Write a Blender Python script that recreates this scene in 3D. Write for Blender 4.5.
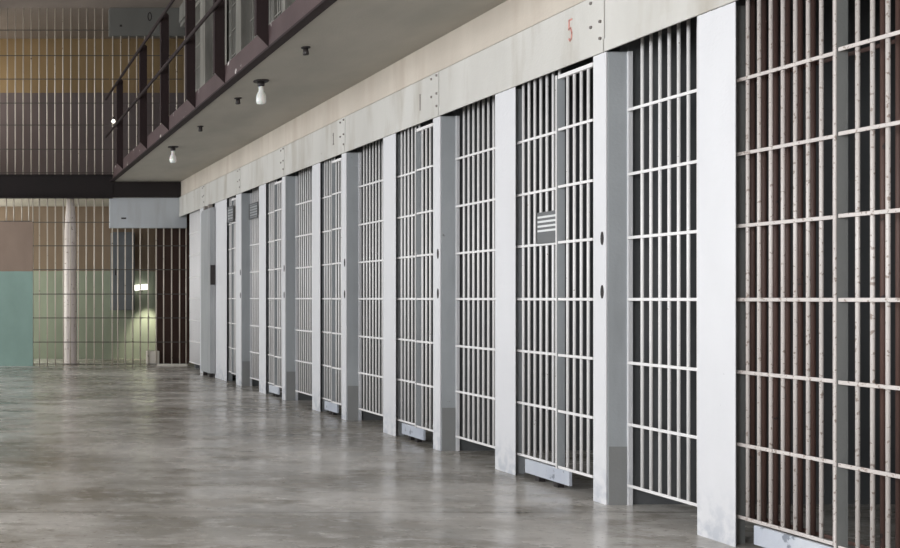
import bpy, bmesh, math, random
from mathutils import Vector, Matrix

random.seed(7)
for o in list(bpy.data.objects):
    bpy.data.objects.remove(o, do_unlink=True)
sc = bpy.context.scene
col = sc.collection

# ------------------------------------------------------------------ camera, world, light, exposure
cam_d = bpy.data.cameras.new('camera')
cam = bpy.data.objects.new('camera', cam_d)
col.objects.link(cam)
CZ = 1.097
cam.location = (0, 0, CZ)
cam.rotation_euler = (math.radians(90), 0, 0)
cam_d.sensor_width = 36.0
cam_d.lens = 36.0 * 991 / 900
cam_d.shift_x = 479 / 900
cam_d.shift_y = 24 / 900
cam_d.clip_start = 0.05
cam_d.clip_end = 200
sc.camera = cam

world = bpy.data.worlds.new('world')
sc.world = world
world.use_nodes = True
bg = world.node_tree.nodes['Background']
bg.inputs[0].default_value = (0.75, 0.85, 1.0, 1)
bg.inputs[1].default_value = 0.6

sc.view_settings.view_transform = 'Standard'
sc.view_settings.look = 'None'
sc.view_settings.gamma = 1.0
sc.view_settings.use_curve_mapping = False
sc.view_settings.exposure = 0.0

WIN_X = -4.0                       # inner face of the hall's window wall
WINDOWS = [(-2.6, 2.2), (0.9, 2.2), (4.4, 2.2), (7.9, 2.2), (11.4, 2.2), (14.6, 1.8)]   # (centre Y, width)
WZ0, WZ1 = 1.1, 4.0


def area_light(name, loc, rot, sx, sy, power, color):
    d = bpy.data.lights.new(name, 'AREA')
    d.shape = 'RECTANGLE'
    d.size, d.size_y = sx, sy
    d.energy = power
    d.color = color
    o = bpy.data.objects.new(name, d)
    col.objects.link(o)
    o.location = loc
    o.rotation_euler = rot
    return o


DAY = (0.97, 0.985, 1.0)
POWER = [800, 430, 150, 130, 190, 260]
for (yc, w), p in zip(WINDOWS, POWER):
    area_light('daylight', (WIN_X - 0.32, yc, (WZ0 + WZ1) / 2), (0, math.radians(-90), 0), WZ1 - WZ0, w, p, DAY)
# added daylight from unseen side openings, brightening the two passages behind the far bars
area_light('daylight', (-0.72, 17.0, 1.5), (0, math.radians(-90), 0), 1.2, 1.0, 60, (1.0, 0.98, 0.9))
area_light('daylight', (-0.72, 17.0, 4.7), (0, math.radians(-90), 0), 1.0, 1.0, 32, (1.0, 0.95, 0.85))

# ------------------------------------------------------------------ materials


def new_mat(name):
    m = bpy.data.materials.new(name)
    m.use_nodes = True
    nt = m.node_tree
    return m, nt, nt.nodes['Principled BSDF'], nt.nodes, nt.links


def N(nt, kind, **inp):
    n = nt.nodes.new(kind)
    for k, v in inp.items():
        if k in n.inputs:
            n.inputs[k].default_value = v
    return n


def rgba(c):
    return (c[0], c[1], c[2], 1)


def ramp(nt, fac, p0, p1, c0=(0, 0, 0), c1=(1, 1, 1)):
    r = nt.nodes.new('ShaderNodeValToRGB')
    r.color_ramp.elements[0].position = p0
    r.color_ramp.elements[1].position = p1
    r.color_ramp.elements[0].color = rgba(c0)
    r.color_ramp.elements[1].color = rgba(c1)
    nt.links.new(fac, r.inputs[0])
    return r.outputs[0]


def mixc(nt, fac, a, b, mode='MIX'):
    m = nt.nodes.new('ShaderNodeMix')
    m.data_type = 'RGBA'
    m.blend_type = mode
    for sock, v in ((m.inputs[0], fac), (m.inputs[6], a), (m.inputs[7], b)):
        if hasattr(v, 'is_linked'):
            nt.links.new(v, sock)
        elif isinstance(v, (int, float)):
            sock.default_value = v
        else:
            sock.default_value = rgba(v)
    return m.outputs[2]


def pos_noise(nt, scale, detail=4, stretch=(1, 1, 1), rough=0.55):
    g = nt.nodes.new('ShaderNodeNewGeometry')
    mp = nt.nodes.new('ShaderNodeMapping')
    mp.inputs['Scale'].default_value = stretch
    nt.links.new(g.outputs['Position'], mp.inputs[0])
    n = N(nt, 'ShaderNodeTexNoise', Scale=scale, Detail=detail, Roughness=rough)
    nt.links.new(mp.outputs[0], n.inputs['Vector'])
    return n.outputs['Fac']


def pos_axis(nt, axis):
    g = nt.nodes.new('ShaderNodeNewGeometry')
    s = nt.nodes.new('ShaderNodeSeparateXYZ')
    nt.links.new(g.outputs['Position'], s.inputs[0])
    return s.outputs[axis]


def paint(name, base, tint=None, chip=None, chip_at=0.68, rough=0.5, stain=None, bump=0.15, chip_scale=22,
          low=None, low_h=0.3, metal=0.0, stretch=(1, 1, 0.35)):
    """old paint: cloudy tint, chips to what lies beneath, a scuffed foot"""
    m, nt, b, _, L = new_mat(name)
    c = mixc(nt, ramp(nt, pos_noise(nt, 2.2, 5, stretch), 0.35, 0.7), base, tint or [x * 0.88 for x in base])
    if stain:
        c = mixc(nt, ramp(nt, pos_noise(nt, 5.0, 6, (1, 1, 0.18)), 0.50, 0.75), c, stain)
    if low:
        z = pos_axis(nt, 2)
        f = nt.nodes.new('ShaderNodeMapRange')
        f.inputs[1].default_value = 0.0
        f.inputs[2].default_value = low_h
        f.inputs[3].default_value = 0.5
        f.inputs[4].default_value = 0.0
        L.new(z, f.inputs[0])
        ad = nt.nodes.new('ShaderNodeMath')
        ad.operation = 'MULTIPLY'
        L.new(f.outputs[0], ad.inputs[0])
        L.new(ramp(nt, pos_noise(nt, 14, 5), 0.42, 0.6), ad.inputs[1])
        c = mixc(nt, ad.outputs[0], c, low)
    if chip:
        c = mixc(nt, ramp(nt, pos_noise(nt, chip_scale, 5), chip_at, chip_at + 0.03), c, chip)
    L.new(c, b.inputs['Base Color'])
    b.inputs['Roughness'].default_value = rough
    b.inputs['Metallic'].default_value = metal
    if bump:
        bp = N(nt, 'ShaderNodeBump', Strength=bump, Distance=0.01)
        L.new(pos_noise(nt, 60, 3), bp.inputs['Height'])
        L.new(bp.outputs[0], b.inputs['Normal'])
    return m


M = {}
M['pier'] = paint('white pier paint', (0.73, 0.73, 0.75), (0.67, 0.67, 0.69), (0.36, 0.37, 0.40), 0.73, 0.45,
                  low=(0.28, 0.32, 0.39), low_h=0.26)
M['side'] = paint('shaded pier side grey', (0.42, 0.445, 0.465), (0.36, 0.38, 0.40), (0.20, 0.20, 0.20), 0.74, 0.5, stain=(0.31, 0.325, 0.34))  # shade of the camera-facing sides put into the colour
M['strip'] = paint('shaded doorway side grey', (0.24, 0.245, 0.24), (0.18, 0.185, 0.18), (0.06, 0.05, 0.05), 0.74, 0.55)  # deeper shade of the nearest doorway's recess, put into the colour
M['bars'] = paint('white bar paint', (0.84, 0.825, 0.82), (0.74, 0.725, 0.72), (0.24, 0.18, 0.15), 0.70, 0.4, chip_scale=55, bump=0)
M['wornbars'] = paint('worn beige bar paint', (0.60, 0.555, 0.53), (0.50, 0.455, 0.43), (0.30, 0.24, 0.21), 0.60, 0.4, chip_scale=60, bump=0)
M['lintel'] = paint('aged cream lintel paint', (0.62, 0.605, 0.57), (0.53, 0.515, 0.48), (0.32, 0.28, 0.24), 0.72, 0.55,
                    stain=(0.42, 0.385, 0.33))
M['band'] = paint('aged beige plaster', (0.60, 0.54, 0.465), (0.50, 0.445, 0.38), (0.40, 0.33, 0.27), 0.77, 0.7, stain=(0.50, 0.43, 0.36))
M['soffit'] = paint('grey soffit plaster', (0.46, 0.43, 0.375), (0.38, 0.36, 0.315), None, rough=0.8, stretch=(1, 0.5, 1), bump=0.3)
M['ceiling'] = paint('brown grey ceiling', (0.26, 0.22, 0.19), None, None, rough=0.8)
M['dado'] = paint('worn grey dado paint', (0.29, 0.295, 0.295), (0.23, 0.235, 0.235), (0.36, 0.30, 0.29), 0.7, 0.6, chip_scale=14)
M['cell'] = paint('shaded cell interior', (0.028, 0.022, 0.020), (0.018, 0.015, 0.014), (0.06, 0.035, 0.028), 0.7, 0.8)  # cell darkness put into the colour so the gaps read black
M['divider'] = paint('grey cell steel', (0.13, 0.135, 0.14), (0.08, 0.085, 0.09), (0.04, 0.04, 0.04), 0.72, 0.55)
M['brownbar'] = paint('rust brown bar paint', (0.10, 0.053, 0.042), (0.062, 0.034, 0.029), (0.03, 0.02, 0.02), 0.66, 0.6, bump=0)
M['grey'] = paint('grey steel paint', (0.42, 0.43, 0.44), (0.34, 0.35, 0.36), (0.12, 0.11, 0.10), 0.74, 0.45, stain=(0.28, 0.29, 0.30))
M['guide'] = paint('scuffed blue grey plate paint', (0.56, 0.585, 0.63), (0.40, 0.43, 0.50), (0.22, 0.24, 0.28), 0.62, 0.5, stain=(0.42, 0.45, 0.52), chip_scale=12)
M['sign'] = paint('dark grey sign enamel', (0.12, 0.125, 0.13), None, None, rough=0.4, bump=0)
M['signwhite'] = paint('white lettering', (0.75, 0.76, 0.76), None, None, rough=0.5, bump=0)
M['black'] = paint('black iron', (0.025, 0.02, 0.02), None, None, rough=0.6, bump=0)
M['red'] = paint('faded red stencil paint', (0.60, 0.24, 0.20), (0.68, 0.40, 0.36), (0.74, 0.70, 0.64), 0.66, 0.7, chip_scale=60, bump=0)
M['mark'] = paint('faded dark stencil paint', (0.17, 0.15, 0.14), (0.35, 0.32, 0.30), None, rough=0.7, bump=0)
M['beam'] = paint('black brown beam paint', (0.014, 0.009, 0.009), (0.010, 0.007, 0.007), None, rough=0.85)
M['post'] = paint('oxblood post paint', (0.022, 0.009, 0.010), (0.015, 0.007, 0.007), (0.08, 0.045, 0.04), 0.76, 0.8)
M['rose'] = paint('dusty oxblood channel paint', (0.092, 0.060, 0.060), (0.062, 0.038, 0.039), (0.60, 0.56, 0.54), 0.635, 0.6, chip_scale=7, stretch=(1, 1, 1))
M['endpanel'] = paint('pale grey panel paint', (0.50, 0.53, 0.56), (0.46, 0.48, 0.50), None, rough=0.5, stain=(0.40, 0.41, 0.42))
M['endpanel_up'] = paint('grey green panel paint', (0.16, 0.16, 0.148), None, None, rough=0.6)
M['endbar'] = paint('tarnished bar paint', (0.66, 0.60, 0.52), (0.48, 0.43, 0.36), (0.16, 0.12, 0.09), 0.66, 0.4, bump=0)
M['endcross'] = paint('dark crossbar paint', (0.11, 0.10, 0.09), None, None, rough=0.5, bump=0)
M['column'] = paint('peeling pinkish column paint', (0.72, 0.66, 0.65), (0.58, 0.52, 0.50), (0.30, 0.24, 0.21), 0.64, 0.5)
M['upper'] = paint('shaded upper tier tone', (0.33, 0.32, 0.29), (0.24, 0.235, 0.21), (0.12, 0.10, 0.09), 0.70, 0.6, stain=(0.17, 0.165, 0.15))  # dimmer light of the upper tier put into the colour
M['concrete'] = paint('hall wall plaster', (0.34, 0.33, 0.31), None, None, rough=0.8)
M['frame'] = paint('window frame paint', (0.25, 0.25, 0.25), None, None, rough=0.5)
M['block'] = paint('whitewashed block', (0.80, 0.76, 0.68), None, None, rough=0.7)


def banded(name, bands, rough=0.7, tint=0.82):
    """wall painted in level bands: [(z_top, colour), ...] from the floor up"""
    m, nt, b, _, L = new_mat(name)
    z = pos_axis(nt, 2)
    wob = nt.nodes.new('ShaderNodeMath')
    wob.operation = 'MULTIPLY_ADD'
    L.new(pos_noise(nt, 3, 4), wob.inputs[0])
    wob.inputs[1].default_value = 0.03
    L.new(z, wob.inputs[2])
    c = bands[0][1]
    prev = bands[0][0]
    cur = None
    for top, cc in bands[1:]:
        gt = nt.nodes.new('ShaderNodeMath')
        gt.operation = 'GREATER_THAN'
        L.new(wob.outputs[0], gt.inputs[0])
        gt.inputs[1].default_value = prev
        cur = mixc(nt, gt.outputs[0], cur if cur is not None else c, cc)
        prev = top
    dirt = ramp(nt, pos_noise(nt, 2.5, 6, (1, 1, 0.6)), 0.3, 0.72, (tint,) * 3, (1, 1, 1))
    L.new(mixc(nt, 1.0, cur, dirt, 'MULTIPLY'), b.inputs['Base Color'])
    b.inputs['Roughness'].default_value = rough
    return m


M['endwall'] = banded('pink over teal wall paint', [(1.545, (0.32, 0.47, 0.42)), (9, (0.35, 0.26, 0.205))])
M['rear'] = banded('brown over green passage paint', [(1.60, (0.39, 0.44, 0.345)), (2.9, (0.31, 0.23, 0.165)),
                                                     (4.82, (0.20, 0.165, 0.17)), (9, (0.40, 0.285, 0.15))])
M['rustdoor'] = paint('rust brown door paint', (0.07, 0.035, 0.025), (0.05, 0.026, 0.02), None, rough=0.6)
M['cabinet'] = paint('blue grey box paint', (0.20, 0.22, 0.245), (0.16, 0.175, 0.20), None, rough=0.5)

# polished, stained concrete floor with sawn joints
m, nt, b, _, L = new_mat('polished stained concrete')
c = mixc(nt, ramp(nt, pos_noise(nt, 0.8, 5, (0.6, 1.0, 1), 0.55), 0.40, 0.60), (0.29, 0.27, 0.238), (0.66, 0.63, 0.59))
c = mixc(nt, ramp(nt, pos_noise(nt, 1.9, 8, (0.7, 1.1, 1), 0.62), 0.5, 0.64), c, (0.25, 0.225, 0.185))
c = mixc(nt, ramp(nt, pos_noise(nt, 9.0, 8, (0.7, 1.3, 1), 0.72), 0.52, 0.70), c, (0.68, 0.655, 0.625))
c = mixc(nt, ramp(nt, pos_noise(nt, 22.0, 7, (0.8, 1.2, 1), 0.75), 0.55, 0.70), c, (0.17, 0.155, 0.135))
pp = nt.nodes.new('ShaderNodeMath')
pp.operation = 'ADD'
L.new(pos_axis(nt, 1), pp.inputs[0])
wv = nt.nodes.new('ShaderNodeMath')
wv.operation = 'MULTIPLY'
L.new(pos_noise(nt, 1.4, 5), wv.inputs[0])
wv.inputs[1].default_value = 0.05
L.new(wv.outputs[0], pp.inputs[1])
sh = nt.nodes.new('ShaderNodeMath')
sh.operation = 'SUBTRACT'
L.new(pp.outputs[0], sh.inputs[0])
sh.inputs[1].default_value = 5.1
pg = nt.nodes.new('ShaderNodeMath')
pg.operation = 'PINGPONG'
L.new(sh.outputs[0], pg.inputs[0])
pg.inputs[1].default_value = 1.43
lt = nt.nodes.new('ShaderNodeMath')
lt.operation = 'LESS_THAN'
L.new(pg.outputs[0], lt.inputs[0])
lt.inputs[1].default_value = 0.012
jm = nt.nodes.new('ShaderNodeMath')
jm.operation = 'MULTIPLY'
L.new(lt.outputs[0], jm.inputs[0])
jm.inputs[1].default_value = 0.45
c = mixc(nt, jm.outputs[0], c, (0.10, 0.09, 0.08))
L.new(c, b.inputs['Base Color'])
L.new(ramp(nt, pos_noise(nt, 3.2, 6, (0.7, 1.2, 1)), 0.3, 0.7, (0.12,) * 3, (0.36,) * 3), b.inputs['Roughness'])
bp = N(nt, 'ShaderNodeBump', Strength=0.12, Distance=0.01)
L.new(pos_noise(nt, 9, 5, (0.6, 1.4, 1)), bp.inputs['Height'])
L.new(bp.outputs[0], b.inputs['Normal'])
M['floor'] = m

m, nt, b, _, L = new_mat('milky lamp glass')
b.inputs['Base Color'].default_value = (0.86, 0.86, 0.83, 1)
b.inputs['Roughness'].default_value = 0.12
b.inputs['Subsurface Weight'].default_value = 0.2
b.inputs['Coat Weight'].default_value = 0.6
M['lampglass'] = m

m, nt, b, _, L = new_mat('glowing spot')
b.inputs['Base Color'].default_value = (0.9, 0.9, 0.8, 1)
b.inputs['Emission Color'].default_value = (1.0, 0.97, 0.85, 1)
b.inputs['Emission Strength'].default_value = 2.2
M['lit'] = m

m, nt, b, ns, L = new_mat('window glass')
tr = ns.new('ShaderNodeBsdfTransparent')
gl = ns.new('ShaderNodeBsdfGlossy')
gl.inputs['Roughness'].default_value = 0.02
mx = ns.new('ShaderNodeMixShader')
mx.inputs[0].default_value = 0.06
L.new(tr.outputs[0], mx.inputs[1])
L.new(gl.outputs[0], mx.inputs[2])
L.new(mx.outputs[0], ns['Material Output'].inputs[0])
M['glass'] = m

# ------------------------------------------------------------------ mesh helpers


class MB:
    def __init__(s):
        s.bm = bmesh.new()

    def box(s, x0, x1, y0, y1, z0, z1, bev=0.0):
        mt = Matrix.Translation(((x0 + x1) / 2, (y0 + y1) / 2, (z0 + z1) / 2)) @ Matrix.Diagonal((x1 - x0, y1 - y0, z1 - z0, 1))
        r = bmesh.ops.create_cube(s.bm, size=1, matrix=mt)
        if bev:
            es = {e for v in r['verts'] for e in v.link_edges}
            bmesh.ops.bevel(s.bm, geom=list(es), offset=bev, segments=2, affect='EDGES', profile=0.6)
        return s

    def cyl(s, p, q, r, r2=None, seg=12, smooth=True):
        p, q = Vector(p), Vector(q)
        d = q - p
        mt = Matrix.Translation((p + q) / 2) @ d.to_track_quat('Z', 'Y').to_matrix().to_4x4()
        g = bmesh.ops.create_cone(s.bm, cap_ends=True, segments=seg, radius1=r, radius2=r if r2 is None else r2, depth=d.length, matrix=mt)
        for v in g['verts']:
            for f in v.link_faces:
                f.smooth = len(f.verts) == 4 and smooth
        return s

    def lathe(s, prof, c, seg=20):
        rings = []
        for r, z in prof:
            rings.append([s.bm.verts.new((c[0] + r * math.cos(2 * math.pi * i / seg), c[1] + r * math.sin(2 * math.pi * i / seg), c[2] + z)) for i in range(seg)])
        for a, b_ in zip(rings, rings[1:]):
            for i in range(seg):
                f = s.bm.faces.new((a[i], a[(i + 1) % seg], b_[(i + 1) % seg], b_[i]))
                f.smooth = True
        s.bm.faces.new(rings[0])
        s.bm.faces.new(rings[-1][::-1])
        bmesh.ops.recalc_face_normals(s.bm, faces=s.bm.faces[:])
        return s

    def prism(s, pts, axis, a0, a1):
        """extrude an outline (2D pts in the two other axes, in x-y-z order) along axis"""
        def mk(p, a):
            l = list(p)
            l.insert(axis, a)
            return s.bm.verts.new(l)
        A = [mk(p, a0) for p in pts]
        B = [mk(p, a1) for p in pts]
        n = len(pts)
        s.bm.faces.new(A)
        s.bm.faces.new(B[::-1])
        for i in range(n):
            s.bm.faces.new((A[i], B[i], B[(i + 1) % n], A[(i + 1) % n]))
        bmesh.ops.recalc_face_normals(s.bm, faces=s.bm.faces[:])
        return s

    def mesh(s, name, mt, off=(0, 0, 0)):
        if any(off):
            bmesh.ops.translate(s.bm, verts=s.bm.verts, vec=-Vector(off))
        me = bpy.data.meshes.new(name)
        s.bm.to_mesh(me)
        s.bm.free()
        me.materials.append(mt)
        return me


def link(name, me, parent=None, loc=(0, 0, 0)):
    o = bpy.data.objects.new(name, me)
    col.objects.link(o)
    o.location = loc
    if parent is not None:
        o.parent = parent
    return o


def part(name, mb, mt, parent, label=None):
    """geometry given in world coordinates; the parent stands unrotated at its base"""
    off = parent.location.copy()
    o = link(name, mb.mesh(name, mt, off), parent)
    if label:
        o['label'] = label
    return o


def sub(name, mb, mt, pa, label=None):
    off = pa.parent.location.copy()
    o = link(name, mb.mesh(name, mt, off), pa)
    if label:
        o['label'] = label
    return o


def tag(o, label, cat, group=None):
    o['label'] = label
    o['category'] = cat
    if group:
        o['group'] = group
    return o


def thing(name, loc, label, cat, group=None):
    o = link(name, None, None, loc)
    o.empty_display_size = 0.1
    return tag(o, label, cat, group)


def solo(name, mb, mt, label, cat, group=None):
    return tag(link(name, mb.mesh(name, mt)), label, cat, group)


def struct(name, mb, mt):
    o = link(name, mb.mesh(name, mt))
    o['kind'] = 'structure'
    return o


BARS = {}


def vbar(parent, x, y, z0, z1, mt='bars', r=0.0082, name='bar'):
    k = (round(z1 - z0, 4), mt, r)
    if k not in BARS:
        BARS[k] = MB().cyl((0, 0, 0), (0, 0, z1 - z0), r, seg=10).mesh('bar', M[mt])
    p = parent.location
    return link(name, BARS[k], parent, (x - p.x, y - p.y, z0 - p.z))


def hbar(parent, p, q, mt='bars', r=0.0078, name='crossbar', flat=True):
    mb = MB()
    if flat:
        p_, q_ = Vector(p), Vector(q)
        ex = (0.5 * r, 0, r) if abs(p_.y - q_.y) > abs(p_.x - q_.x) else (0, 0.5 * r, r)
        lo = [min(a, b_) - e for a, b_, e in zip(p, q, ex)]
        hi = [max(a, b_) + e for a, b_, e in zip(p, q, ex)]
        mb.box(lo[0], hi[0], lo[1], hi[1], lo[2], hi[2], 0.002)
    else:
        mb.cyl(p, q, r, seg=12)
    return part(name, mb, M[mt], parent)


ORD = ['nearest', 'second', 'third', 'fourth', 'fifth', 'sixth', 'farthest']

# ------------------------------------------------------------------ large structure
X0 = 3.363          # face of the cell block
XB = 5.4            # back of the cells
YJ = {-1: 3.44, 0: 5.249, 1: 7.106, 2: 8.887, 3: 10.61, 4: 12.34, 5: 14.24, 6: 15.40}
THICK = {4: 0.24}    # the fifth narrow pier is thicker
YE = 16.0           # plane of the barred end wall
ZL, ZS, ZC = 2.402, 2.97, 2.73        # lintel foot, soffit, lintel head
ZF2 = 3.12                            # upper walkway floor
ZTOP = 5.78

struct('floor', MB().box(-4.3, 5.6, -5.0, 18.2, -0.2, 0.0), M['floor'])
struct('ceiling', MB().box(-4.3, 5.6, -5.0, 18.2, ZTOP, ZTOP + 0.15), M['ceiling'])
struct('wall_back', MB().box(-4.3, 5.6, -5.2, -5.0, 0, ZTOP), M['concrete'])

# hall wall with the tall windows (left of the frame)
wl = MB()
ys = -5.0
for i, (yc, w) in enumerate(WINDOWS):
    wl.box(WIN_X - 0.3, WIN_X, ys, yc - w / 2, 0, ZTOP)
    wl.box(WIN_X - 0.3, WIN_X, yc - w / 2, yc + w / 2, 0, WZ0)
    wl.box(WIN_X - 0.3, WIN_X, yc - w / 2, yc + w / 2, WZ1, ZTOP)
    ys = yc + w / 2
wl.box(WIN_X - 0.3, WIN_X, ys, YE, 0, ZTOP)
struct('wall_left', wl, M['concrete'])
for i, (yc, w) in enumerate(WINDOWS):
    r = link('window_%d' % (i + 1), None, None, (WIN_X - 0.15, yc, WZ0))
    r['kind'] = 'structure'
    f = MB()
    y0, y1 = yc - w / 2, yc + w / 2
    for k in range(5):
        yy = y0 + 0.02 + (w - 0.04) * k / 4
        f.box(WIN_X - 0.17, WIN_X - 0.13, yy - 0.02, yy + 0.02, WZ0, WZ1)
    for k in range(5):
        zz = WZ0 + 0.02 + (WZ1 - WZ0 - 0.04) * k / 4
        f.box(WIN_X - 0.165, WIN_X - 0.135, y0, y1, zz - 0.02, zz + 0.02)
    part('window_frame', f, M['frame'], r)
    part('pane', MB().box(WIN_X - 0.153, WIN_X - 0.149, y0 + 0.02, y1 - 0.02, WZ0 + 0.02, WZ1 - 0.02), M['glass'], r)

# cell block shell
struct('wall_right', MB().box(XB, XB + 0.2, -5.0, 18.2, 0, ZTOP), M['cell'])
struct('walkway_slab', MB().box(2.30, XB, -0.6, YE - 0.02, ZS, ZF2), M['soffit'])
struct('wall_block_side', MB().box(X0, XB, -5.0, 1.55, 0, ZTOP - 0.002), M['pier'])
for k in range(-1, 7):
    y = YJ[k]
    y1 = min(y + 0.09, 16.0)
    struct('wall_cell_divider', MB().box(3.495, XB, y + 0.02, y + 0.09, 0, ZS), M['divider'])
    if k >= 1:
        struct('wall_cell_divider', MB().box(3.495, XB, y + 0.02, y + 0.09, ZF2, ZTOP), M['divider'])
struct('trim_1', MB().box(X0 + 0.012, 3.52, 1.55, YE - 0.03, ZC + 0.004, ZS), M['band'])
struct('trim_2', MB().box(X0 + 0.012, 3.52, 5.3, YE - 0.03, ZF2 + 2.34, ZTOP), M['upper'])

# ------------------------------------------------------------------ cells
WIN_LEN = {0: 0.659, 1: 0.746, 2: 0.80, 3: 0.84, 4: 0.77, 5: 0.58, 6: 0.85}
WIDE = {0: 0.228, 1: 0.234, 2: 0.235, 3: 0.22, 4: 0.26, 5: 0.62, 6: 0.19}
ZX_WIN = [0.107, 0.43, 0.755, 1.09, 1.415, 1.75, 2.09]
ZX_DOOR = [0.13, 0.45, 0.77, 1.09, 1.415, 1.733, 2.06]
WHERE = {0: 'nearest cell at the right', 1: 'cell under the red number 5', 2: 'third cell from the camera',
         3: 'fourth cell from the camera', 4: 'fifth cell from the camera', 5: 'sixth cell from the camera',
         6: 'farthest cell by the end wall'}


def window_grille(k, dz, where, group):
    y1 = YJ[k] - 0.012
    y0 = YJ[k] - WIN_LEN[k] + 0.001
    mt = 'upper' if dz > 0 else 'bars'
    x = 3.40 if k == 6 else 3.48
    first = 0.02 if k == 6 else 0.112
    t = thing('window_grille', (x, (y0 + y1) / 2, dz + 0.107), 'white barred window grille of the ' + where, 'grille', group)
    y = YJ[k] - first
    while y > y0 + 0.01:
        vbar(t, x, y, dz + 0.107, dz + 2.60, mt)
        y -= 0.0662
    if k == 6 and dz == 0:  # sheet added so the far grille reads whiter
        part('sheet', MB().box(3.412, 3.416, y0 + 0.002, y1 + 0.001, 0.107, 2.56), M['pier'], t, 'white sheet added behind the bars to brighten them')
    for z in ZX_WIN:
        hbar(t, (x - 0.009, y0, dz + z), (x - 0.009, y1, dz + z), mt)
    return t


def fixed_grille(k, dz, where, group):
    ya = YJ[k] - WIN_LEN[k] - WIDE[k]           # near edge of the wide pier
    yb = YJ[k - 1] + THICK.get(k - 1, 0.109) + 0.001                       # far edge of the narrow pier
    span = ya - yb
    ym = ya - (0.633 if k == 0 else 0.58) * span
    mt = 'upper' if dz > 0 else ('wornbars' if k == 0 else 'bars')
    x = 3.405
    t = thing('fixed_grille', (x, (ya + ym) / 2, dz + 0.13), 'white fixed bars beside the sliding door of the ' + where, 'grille', group)
    y = ya - 0.018
    while y > ym + 0.03:
        vbar(t, x, y, dz + 0.13, dz + 2.60, mt, 0.0076 if k == 0 else 0.0082)
        y -= 0.0627
    for z in ZX_DOOR:
        hbar(t, (x - 0.009, ym + 0.006, dz + z), (x - 0.009, ya + 0.058, dz + z), mt)
    return ya, ym, yb


def cell_door(k, dz, ym, yb, where, group):
    mt = 'upper' if dz > 0 else ('wornbars' if k == 0 else 'bars')
    x = 3.372
    t = thing('cell_door', (x, (ym + yb) / 2, dz + 0.13), 'white barred sliding door leaf of the ' + where, 'door', group)
    part('stile', MB().box(3.352, 3.358, ym - 0.005, ym + 0.004, dz + 0.12, dz + 2.372, 0.0015), M[mt], t)
    part('stile_shade_side', MB().box(3.3585, 3.402, ym - 0.004, ym + 0.003, dz + 0.12, dz + 2.372), M[mt if dz else ('strip' if k == 0 else 'side')], t, None if dz else 'side of the white stile with shade put into its grey')
    part('top_rail', MB().box(3.360, 3.385, yb + 0.002, ym - 0.007, dz + 2.350, dz + 2.372, 0.0015), M[mt], t)
    y = ym - 0.075
    while y > yb + 0.006:
        vbar(t, x + 0.004, y, dz + 0.13, dz + 2.355, mt, 0.0076 if k == 0 else 0.0082)
        y -= 0.0625
    for z in ZX_DOOR:
        hbar(t, (x - 0.008, yb + 0.002, dz + z), (x - 0.008, ym - 0.007, dz + z), mt)
    return t


def narrow_pier(k, dz, label, group, h=ZL, marks=True):
    y = YJ[k]
    t = thing('narrow_pier', (X0, y + 0.055, dz), label, 'pier', group)
    y1 = y + THICK.get(k, 0.109)
    up = dz > 0
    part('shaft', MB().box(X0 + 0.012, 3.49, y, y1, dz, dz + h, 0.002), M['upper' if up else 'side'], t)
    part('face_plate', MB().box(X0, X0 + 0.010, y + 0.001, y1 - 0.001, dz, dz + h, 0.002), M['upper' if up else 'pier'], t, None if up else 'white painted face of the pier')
    part('corner_flange', MB().box(3.475, 3.50, y - 0.010, y + 0.004, dz, dz + h, 0.002), M['upper' if up else 'pier'], t)
    if dz == 0:
        part('painted_band', MB().box(X0 + 0.014, 3.473, y - 0.0025, y + 0.002, dz + 0.0, dz + 0.31), M['dado'], t,
             'worn dark grey painted band at the foot of the pier')
        for z in (1.13, 1.415):
            part('lock_slot', MB().prism([(y + 0.030 + 0.012 * math.cos(a), z + 0.036 * math.sin(a)) for a in [i * math.pi / 6 for i in range(12)]], 0, X0 - 0.003, X0 + 0.004), M['black'], t, 'dark oval lock slot')
    return t


def wide_pier(k, dz, label, group, h=ZL):
    ya = YJ[k] - WIN_LEN[k]
    up = dz > 0
    t = thing('wide_pier', (X0, ya - WIDE[k] / 2, dz), label, 'pier', group)
    part('face_plate', MB().box(X0, X0 + 0.005, ya - WIDE[k], ya, dz, dz + h, 0.0015), M['upper' if up else 'pier'], t)
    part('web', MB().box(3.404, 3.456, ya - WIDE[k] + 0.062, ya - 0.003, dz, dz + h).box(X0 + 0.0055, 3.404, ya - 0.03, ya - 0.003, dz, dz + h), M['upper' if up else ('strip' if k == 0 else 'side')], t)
    return t


STROKES = {
    '5': [[(0.5, 1), (-0.45, 1)], [(-0.45, 1), (-0.5, 0.56)], [(-0.5, 0.56), (0.1, 0.60)], [(0.1, 0.60), (0.5, 0.34)],
          [(0.5, 0.34), (0.35, 0.06)], [(0.35, 0.06), (-0.1, 0.0)], [(-0.1, 0.0), (-0.5, 0.1)]],
    '1': [[(0.0, 1), (0.0, 0.0)], [(-0.35, 0.0), (0.35, 0.0)], [(0.0, 1), (-0.3, 0.82)]],
    'I': [[(0.0, 1), (0.05, 0.0)]],
}


def digit(ch, parent, x, y, z, w, h, th, mt, label):
    """strokes painted on a face that looks along -X (reading direction runs towards the viewer, -Y)"""
    mb = MB()
    for (a0, b0), (a1, b1) in STROKES[ch]:
        p = Vector((0, y - a0 * w, z + b0 * h))
        q = Vector((0, y - a1 * w, z + b1 * h))
        d = (q - p).normalized()
        n = Vector((0, -d.z, d.y)) * th / 2
        e = d * th / 3
        pts = [p - e + n, q + e + n, q + e - n, p - e - n]
        mb.prism([(v.y, v.z) for v in pts], 0, x - 0.0025, x + 0.002)
    return part('painted_number', mb, M[mt], parent, label)


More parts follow.
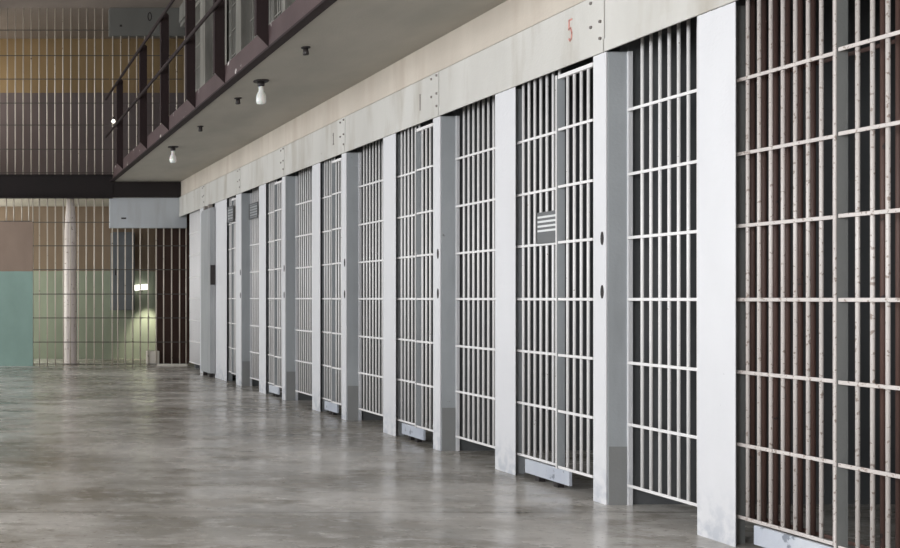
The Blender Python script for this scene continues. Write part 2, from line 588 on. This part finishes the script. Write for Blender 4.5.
def lintel(k, dz, label, group, head=ZC - 0.008, foot=ZL):
    ya, yb = (15.96 if k == 6 else YJ[k] - 0.005), max(YJ[k - 1] + 0.005, 1.56)
    mt = M['upper' if dz else 'lintel']
    t = thing('lintel_panel', (X0, (ya + yb) / 2, dz + foot), label, 'lintel', group)
    part('panel', MB().box(3.354, 3.362, yb, ya, dz + foot, dz + head, 0.002), mt, t)
    part('lower_lip', MB().box(3.350, 3.3535, yb, ya, dz + foot, dz + foot + 0.068, 0.001), mt, t)
    if dz == 0:
        e = YJ[k]
        s = YJ[k - 1]
        for (yy, zz) in ((s + 0.03, 2.48), (s + 0.03, 2.57), (s + 0.11, 2.56), (s + 0.11, 2.69), (s + 0.03, 2.70)):
            if 1.6 < yy < 15.9:
                part('bolt', MB().cyl((3.346, yy, zz), (3.356, yy, zz), 0.0085, seg=8, smooth=False), M['mark'], t, 'dark bolt head')
    return t


for k in range(0, 7):
    w = WHERE[k]
    window_grille(k, 0, w, 'lower window grilles')
    if k != 6:
        ya, ym, yb = fixed_grille(k, 0, w, 'lower fixed grilles beside the doors')
        cell_door(k, 0, ym, yb, w, 'lower cell door leaves')
    wide_pier(k, 0, 'wide white pier between window and door of the ' + w, 'wide lower piers')
    if k < 6:
        narrow_pier(k, 0, 'narrow white pier at the far side of the ' + w, 'narrow lower piers')
    lab = {1: 'cream lintel panel with the red number 5', 2: 'cream lintel panel with one worn dark upright stroke',
           3: 'cream lintel panel with a faded dark number 1'}.get(k, 'cream lintel panel over the ' + w)
    t = lintel(k, 0, lab, 'lower lintel panels')
    if k == 1:
        digit('5', t, 3.354, 5.544, 2.537, 0.026, 0.116, 0.010, 'red', 'faded red number 5')
    if k == 2:
        digit('I', t, 3.354, 7.40, 2.50, 0.03, 0.115, 0.012, 'mark', 'worn dark upright stroke')
    if k == 3:
        digit('1', t, 3.354, 9.17, 2.52, 0.03, 0.10, 0.011, 'mark', 'faded dark number 1')
    # bottom guide plate of the sliding door
    if k < 5:
        t = thing('door_guide', (3.38, (ya + ym) / 2, 0), 'scuffed pale guide plate under the bars of the ' + w, 'plate', 'door guide plates')
        part('plate', MB().box(3.374, 3.392, ym - 0.09, ya - 0.09, 0.035, 0.118, 0.002), M['guide'], t)
        part('foot', MB().box(3.392, 3.43, ym + 0.05, ym + 0.09, 0.0, 0.10), M['black'], t)
        part('foot', MB().box(3.392, 3.43, ya - 0.21, ya - 0.17, 0.0, 0.10), M['black'], t)
narrow_pier(-1, 0, 'narrow white pier at the near side of the nearest cell', 'narrow lower piers')

# second row of bars, rust brown, just inside the nearest doorway
ya = YJ[0] - WIN_LEN[0] - WIDE[0]
t = thing('inner_door', (3.455, 3.98, 0.11), 'rust brown barred door just inside the nearest cell doorway', 'door')
y = ya - 0.018 + 0.036
while y > 3.62:
    if y > 4.05 or y < 3.76:
        vbar(t, 3.455, y, 0.11, 2.55, 'brownbar', 0.0100)
    y -= 0.0627
for z in (0.13, 1.09, 2.06):
    hbar(t, (3.470, 3.615, z), (3.470, ya + 0.03, z), 'brownbar')

# sign wired to the bars of the cell under the number 5
t = thing('notice_plate', (3.39, 5.79, 1.42), 'dark grey notice plate with four white lines on the barred door', 'sign')
part('plate', MB().box(3.378, 3.388, 5.693, 5.915, 1.42, 1.605, 0.002), M['sign'], t)
for i in range(4):
    part('text_line', MB().box(3.3755, 3.3795, 5.705, 5.905, 1.575 - 0.027 * i - 0.006, 1.575 - 0.027 * i + 0.006), M['signwhite'], t, 'white line of lettering')


def vent(y0, y1, z0, z1, x, label):
    t = thing('vent_plate', (x, (y0 + y1) / 2, z0), label, 'vent', 'vent plates on the bars')
    part('frame', MB().box(x - 0.012, x - 0.002, y0, y0 + 0.02, z0, z1).box(x - 0.012, x - 0.002, y1 - 0.02, y1, z0, z1)
         .box(x - 0.012, x - 0.002, y0 + 0.02, y1 - 0.02, z0, z0 + 0.016).box(x - 0.012, x - 0.002, y0 + 0.02, y1 - 0.02, z1 - 0.016, z1), M['sign'], t)
    part('backing', MB().box(x - 0.004, x + 0.0, y0 + 0.02, y1 - 0.02, z0 + 0.016, z1 - 0.016), M['grey'], t)
    n = 5
    for i in range(n):
        z = z0 + 0.03 + (z1 - z0 - 0.06) * i / (n - 1)
        part('slat', MB().box(x - 0.010, x - 0.0045, y0 + 0.02, y1 - 0.02, z - 0.007, z + 0.007), M['sign'], t)
    return t


vent(11.95, 12.32, 2.07, 2.26, 3.466, 'dark slatted plate at the top of the fifth cell window')
vent(12.62, 12.92, 2.075, 2.28, 3.349, 'dark slatted plate at the top of the sixth cell door')

# boxed door gear standing proud of the sixth and farthest cells
t = thing('door_gear_housing', (3.31, 13.9, 0), 'tall grey steel gear housing standing against the far cells', 'housing')
part('casing', MB().prism([(3.285, 0.06), (3.358, 0.06), (3.358, 2.30), (3.335, 2.34), (3.30, 2.34), (3.285, 2.30)], 1, 13.62, 14.15), M['grey'], t)
part('access_slot', MB().box(3.29, 3.353, 13.612, 13.622, 1.28, 1.55), M['black'], t, 'dark upright slot')
part('hanger', MB().box(3.30, 3.352, 13.75, 13.82, 2.34, 2.398).box(3.30, 3.352, 14.0, 14.07, 2.34, 2.398), M['mark'], t)
part('foot', MB().box(3.30, 3.35, 13.68, 13.74, 0, 0.06).box(3.30, 3.35, 14.04, 14.10, 0, 0.06), M['black'], t)

# ------------------------------------------------------------------ upper tier of cells (seen through the railing)
UP = {2: 'third upper cell from the camera', 3: 'fourth upper cell from the camera', 4: 'fifth upper cell from the camera',
      5: 'sixth upper cell from the camera', 6: 'farthest upper cell'}
for k in range(2, 7):
    w = UP[k]
    dz = ZF2
    window_grille(k, dz, w, 'upper window grilles')
    if k != 6:
        ya, ym, yb = fixed_grille(k, dz, w, 'upper fixed grilles beside the doors')
        cell_door(k, dz, ym, yb, w, 'upper cell door leaves')
    wide_pier(k, dz, 'wide pale pier between window and door of the ' + w, 'wide upper piers')
    narrow_pier(k, dz, 'narrow pale pier at the far side of the ' + w, 'narrow upper piers')
    lintel(k, dz, 'lintel panel over the ' + w, 'upper lintel panels', head=2.66, foot=2.30 + 0.1)
narrow_pier(1, ZF2, 'narrow pale pier at the near side of the third upper cell from the camera', 'narrow upper piers')

# ------------------------------------------------------------------ walkway railing
XE = 2.29
t = thing('walkway_railing', (XE, 8.0, ZS), 'dark oxblood walkway railing with tapered posts and two rails', 'railing')
part('fascia_channel', MB().box(XE - 0.006, XE + 0.008, -0.6, YE - 0.12, ZS + 0.012, 3.19), M['rose'], t,
     'dusty rose channel face with flaked white paint')
part('bottom_flange', MB().box(2.222, XE + 0.009, -0.6, YE - 0.12, ZS - 0.006, ZS + 0.011, 0.002), M['post'], t)
PY = [14.88, 12.85, 11.43, 10.08, 8.91, 7.605, 6.35, 5.1, 3.85]
for i, y in enumerate(PY):
    p = part('post', MB().prism([(2.19, 3.125), (2.283, 3.03), (2.283, 4.36), (2.262, 4.385), (2.21, 4.385), (2.19, 4.36)], 1, y, y + 0.012)
             .prism([(2.19, 3.125), (2.196, 3.12), (2.196, 4.36), (2.19, 4.36)], 1, y + 0.012, y + 0.06), M['post'], t)
for z, nm in ((4.30, 'top_rail'), (3.695, 'middle_rail')):
    part(nm, MB().cyl((2.172, 1.0, z), (2.172, YE - 0.04, z), 0.019, seg=14), M['post'], t)

# ------------------------------------------------------------------ soffit fittings


def lamp(y, label):
    t = thing('ceiling_lamp', (2.5, y, ZS), label, 'lamp', 'glass jar lamps under the walkway')
    c = (2.5, y, ZS)
    part('mounting_plate', MB().lathe([(0.062, -0.012), (0.066, -0.006), (0.066, 0.0)], c), M['black'], t)
    part('socket', MB().lathe([(0.02, -0.052), (0.03, -0.045), (0.03, -0.012)], c), M['black'], t)
    part('glass_jar', MB().lathe([(0.012, -0.205), (0.034, -0.200), (0.043, -0.18), (0.043, -0.14), (0.036, -0.115), (0.024, -0.095), (0.021, -0.075), (0.023, -0.052)], c), M['lampglass'], t,
         'milky white glass jar')


lamp(8.54, 'white glass jar lamp nearest the camera under the walkway')
lamp(12.26, 'white glass jar lamp farther away under the walkway')
for y, lab in ((7.40, 'small dark outlet box nearest the camera under the walkway'), (9.28, 'small dark outlet box just beyond the near glass lamp'),
               (10.8, 'small dark outlet box just before the far glass lamp')):
    t = thing('outlet_box', (2.5, y, ZS), lab, 'box', 'outlet boxes under the walkway')
    part('cover', MB().lathe([(0.032, -0.008), (0.034, -0.004), (0.034, 0)], (2.5, y, ZS), 16), M['black'], t)
    part('body', MB().lathe([(0.020, -0.058), (0.024, -0.052), (0.021, -0.03), (0.018, -0.008)], (2.5, y, ZS), 8), M['black'], t)

# ------------------------------------------------------------------ barred end wall
struct('wall_end', MB().box(-4.3, 1.0, YE, YE + 0.18, 0, 2.33), M['endwall'])
struct('wall_end_upper', MB().box(-4.3, 0.34, YE, YE + 0.18, 2.705, ZTOP), M['endwall'])
struct('wall_passage', MB().box(-1.0, XB, 17.9, 18.1, 0, ZTOP), M['rear'])
struct('trim_3', MB().box(-1.0, XB, YE + 0.02, 17.9, 2.75, 3.05), M['soffit'])       # floor between the two passages
lw = MB().box(-0.9, -0.6, YE + 0.18, 17.9, 0, 0.9).box(-0.9, -0.6, YE + 0.18, 17.9, 2.1, 2.75).box(-0.9, -0.6, YE + 0.18, 16.5, 0.9, 2.1).box(-0.9, -0.6, 17.5, 17.9, 0.9, 2.1)
lw.box(-0.9, -0.6, YE + 0.18, 17.9, 3.05, 4.2).box(-0.9, -0.6, YE + 0.18, 17.9, 5.2, ZTOP).box(-0.9, -0.6, YE + 0.18, 16.5, 4.2, 5.2).box(-0.9, -0.6, 17.5, 17.9, 4.2, 5.2)
struct('wall_passage_side', lw, M['concrete'])

t = thing('end_beam', (1.0, YE - 0.06, 2.71), 'long black brown steel beam across the end wall', 'beam')
part('web', MB().box(-4.0, 2.275, YE - 0.10, YE - 0.012, 2.715, 3.06), M['beam'], t)
part('flange', MB().box(-4.0, 2.275, YE - 0.14, YE - 0.005, 2.70, 2.714).box(-4.0, 2.275, YE - 0.14, YE - 0.005, 3.061, 3.075), M['beam'], t)
solo('short_beam', MB().box(2.276, 3.362, YE - 0.09, YE - 0.03, 2.715, 2.962, 0.004), M['beam'],
     'short black brown beam under the walkway at the end wall', 'beam')


def end_grille(name, xs, zs, z0, z1, x0, x1, y, label, cat='grille', group='barred screens of the end wall'):
    t = thing(name, ((x0 + x1) / 2, y, z0), label, cat, group)
    for x in xs:
        vbar(t, x, y, z0, z1, 'endbar', 0.0105)
    for z in zs:
        hbar(t, (x0, y - 0.012, z), (x1, y - 0.012, z), 'endcross', 0.007)
    return t


PX = YE / 991.0
ex = lambda px: (px + 29) * PX
end_grille('barred_screen', [ex(a) for a in (33, 39.5, 47.5, 55.5, 63.5, 70.5, 78.5, 86.5, 94.5, 103)], [0.03, 0.385, 0.775, 1.16, 1.555, 1.94, 2.32], 0.0, 2.70, 1.0, 2.24, YE + 0.02,
           'tall barred screen right of the teal wall')
end_grille('barred_gate', [ex(a) for a in (112.5, 118, 125.5, 133, 140.5, 148.5, 156.5, 164, 172, 180, 186.5)], [0.03, 0.385, 0.775, 1.16, 1.555, 1.94], 0.0, 2.225, 2.25, 3.50, YE + 0.02,
           'barred gate under the pale panel in the far corner', 'gate')
end_grille('transom_bars', [ex(a) for a in (-80, -64, -48, -32, -25, -17, -9, -1, 6.5, 14, 22, 29)], [2.34], 2.33, 2.70, -1.0, 1.0, YE + 0.06, 'short row of bars above the teal wall')
end_grille('upper_screen', [ex(-0.5 + 7.95 * i) for i in range(14)], [3.12, 3.50, 3.89, 4.245, 4.633, 5.012, 5.424], 3.08, ZTOP, 0.35, 2.23, YE + 0.02,
           'tall upper barred screen in front of the ochre wall')
end_grille('upper_gate', [ex(a) for a in (113, 121, 129, 137, 145, 153, 161, 169, 177, 185)], [3.12, 3.50, 3.89, 4.245, 4.633, 5.012], 3.08, 5.33, 2.25, 3.42, YE + 0.02,
           'upper barred gate behind the walkway railing', 'gate')
t = thing('end_panel', (2.86, YE, 2.227), 'pale grey steel panel over the far corner gate', 'panel', 'steel panels of the end wall')
part('plate', MB().box(2.24, 3.48, YE - 0.02, YE + 0.10, 2.227, 2.714, 0.004), M['endpanel'], t)
part('slot', MB().box(ex(121), ex(126), YE - 0.0225, YE - 0.018, 2.37, 2.395), M['black'], t, 'small dark slot')
t = thing('upper_end_panel', (2.85, YE, 5.33), 'grey steel panel with a dark 0 over the upper gate', 'panel', 'steel panels of the end wall')
part('plate', MB().box(2.23, 3.48, YE - 0.02, YE + 0.10, 5.33, ZTOP - 0.002, 0.004), M['endpanel_up'], t)
ring = MB()
cx, cz = ex(149.5), 5.635
for i in range(16):
    a0, a1 = 2 * math.pi * i / 16, 2 * math.pi * (i + 1) / 16
    ring.prism([(cx + 0.036 * math.cos(a0), cz + 0.072 * math.sin(a0)), (cx + 0.036 * math.cos(a1), cz + 0.072 * math.sin(a1)),
                (cx + 0.02 * math.cos(a1), cz + 0.054 * math.sin(a1)), (cx + 0.02 * math.cos(a0), cz + 0.054 * math.sin(a0))], 1, YE - 0.0225, YE - 0.018)
part('painted_number', ring, M['black'], t, 'dark number 0')
part('slot', MB().box(ex(119.5), ex(122), YE - 0.0225, YE - 0.018, 5.47, 5.505), M['black'], t, 'small dark slot')

# things behind the end bars
solo('painted_column', MB().lathe([(0.125, 0), (0.12, 0.03), (0.108, 0.06), (0.10, 2.2), (0.085, 2.45), (0.06, 2.749)], (ex(70.5) * 1.018, YE + 0.30, 0), 24), M['column'],
     'peeling pinkish white column behind the barred screen', 'column')
t = thing('wall_cabinet', (2.715, 17.9, 0.88), 'blue grey metal cabinet on the passage wall behind the corner gate', 'cabinet')
part('body', MB().box(2.52, 2.91, 17.62, 17.899, 0.88, 2.27, 0.006), M['cabinet'], t)
part('door', MB().box(2.535, 2.895, 17.608, 17.619, 0.90, 2.25, 0.003), M['cabinet'], t)
part('handle', MB().box(2.56, 2.575, 17.595, 17.609, 1.5, 1.62), M['black'], t)
t = thing('rust_door', (3.4, 16.5, 0), 'rust brown steel door behind the right side of the corner gate', 'door')
part('leaf', MB().box(3.06, 3.62, 16.30, 16.34, 0.02, 2.70), M['rustdoor'], t)
for z in (0.3, 1.1, 1.95):
    part('hinge', MB().cyl((3.055, 16.29, z), (3.055, 16.29, z + 0.12), 0.012), M['rustdoor'], t)
solo('threshold', MB().box(3.0, 3.49, YE - 0.01, YE + 0.005, 0.0, 0.035), M['block'], 'white threshold strip at the foot of the corner gate', 'threshold')
solo('white_block', MB().box(ex(147.5), ex(160), YE + 0.045, YE + 0.16, 0, 0.24, 0.012), M['block'], 'small whitewashed block on the floor behind the corner gate', 'block')
t = thing('added_glow', (3.05, 17.86, 1.2), 'glowing spot added as a bright reflection on the passage wall behind the corner gate', 'lamp')  # added glow for a bright reflection; no lamp fitting is known here
part('tube', MB().cyl((2.94, 17.80, 1.28), (3.18, 17.80, 1.30), 0.05, seg=16), M['lit'], t, 'white glow added for the bright reflection')
part('bracket', MB().box(3.03, 3.09, 17.80, 17.90, 1.22, 1.25), M['black'], t)
d = bpy.data.lights.new('added_patch_spot', 'SPOT')  # added spot for the bright patch low in the passage corner
d.energy = 45
d.color = (1.0, 0.93, 0.72)
d.spot_size = math.radians(70)
d.spot_blend = 0.8
d.shadow_soft_size = 0.06
o = link('added_patch_spot', d, None, (3.16, 17.55, 1.15))
o.rotation_euler = (Vector((3.2, 17.88, 0.25)) - Vector((3.16, 17.55, 1.15))).to_track_quat('-Z', 'Y').to_euler()
t = thing('upper_glow_dot', (2.28, 16.0, 3.95), 'tiny lit bulb beside the upper gate', 'lamp')  # small glowing dot with a dark cap
part('dot', MB().lathe([(0.008, -0.03), (0.026, -0.018), (0.032, 0.0), (0.024, 0.02), (0.012, 0.032)], (ex(113), YE - 0.05, 3.94), 14), M['lit'], t, 'glowing bulb')
part('socket', MB().cyl((ex(113), YE - 0.05, 3.972), (ex(113), YE - 0.05, 4.02), 0.016), M['black'], t)
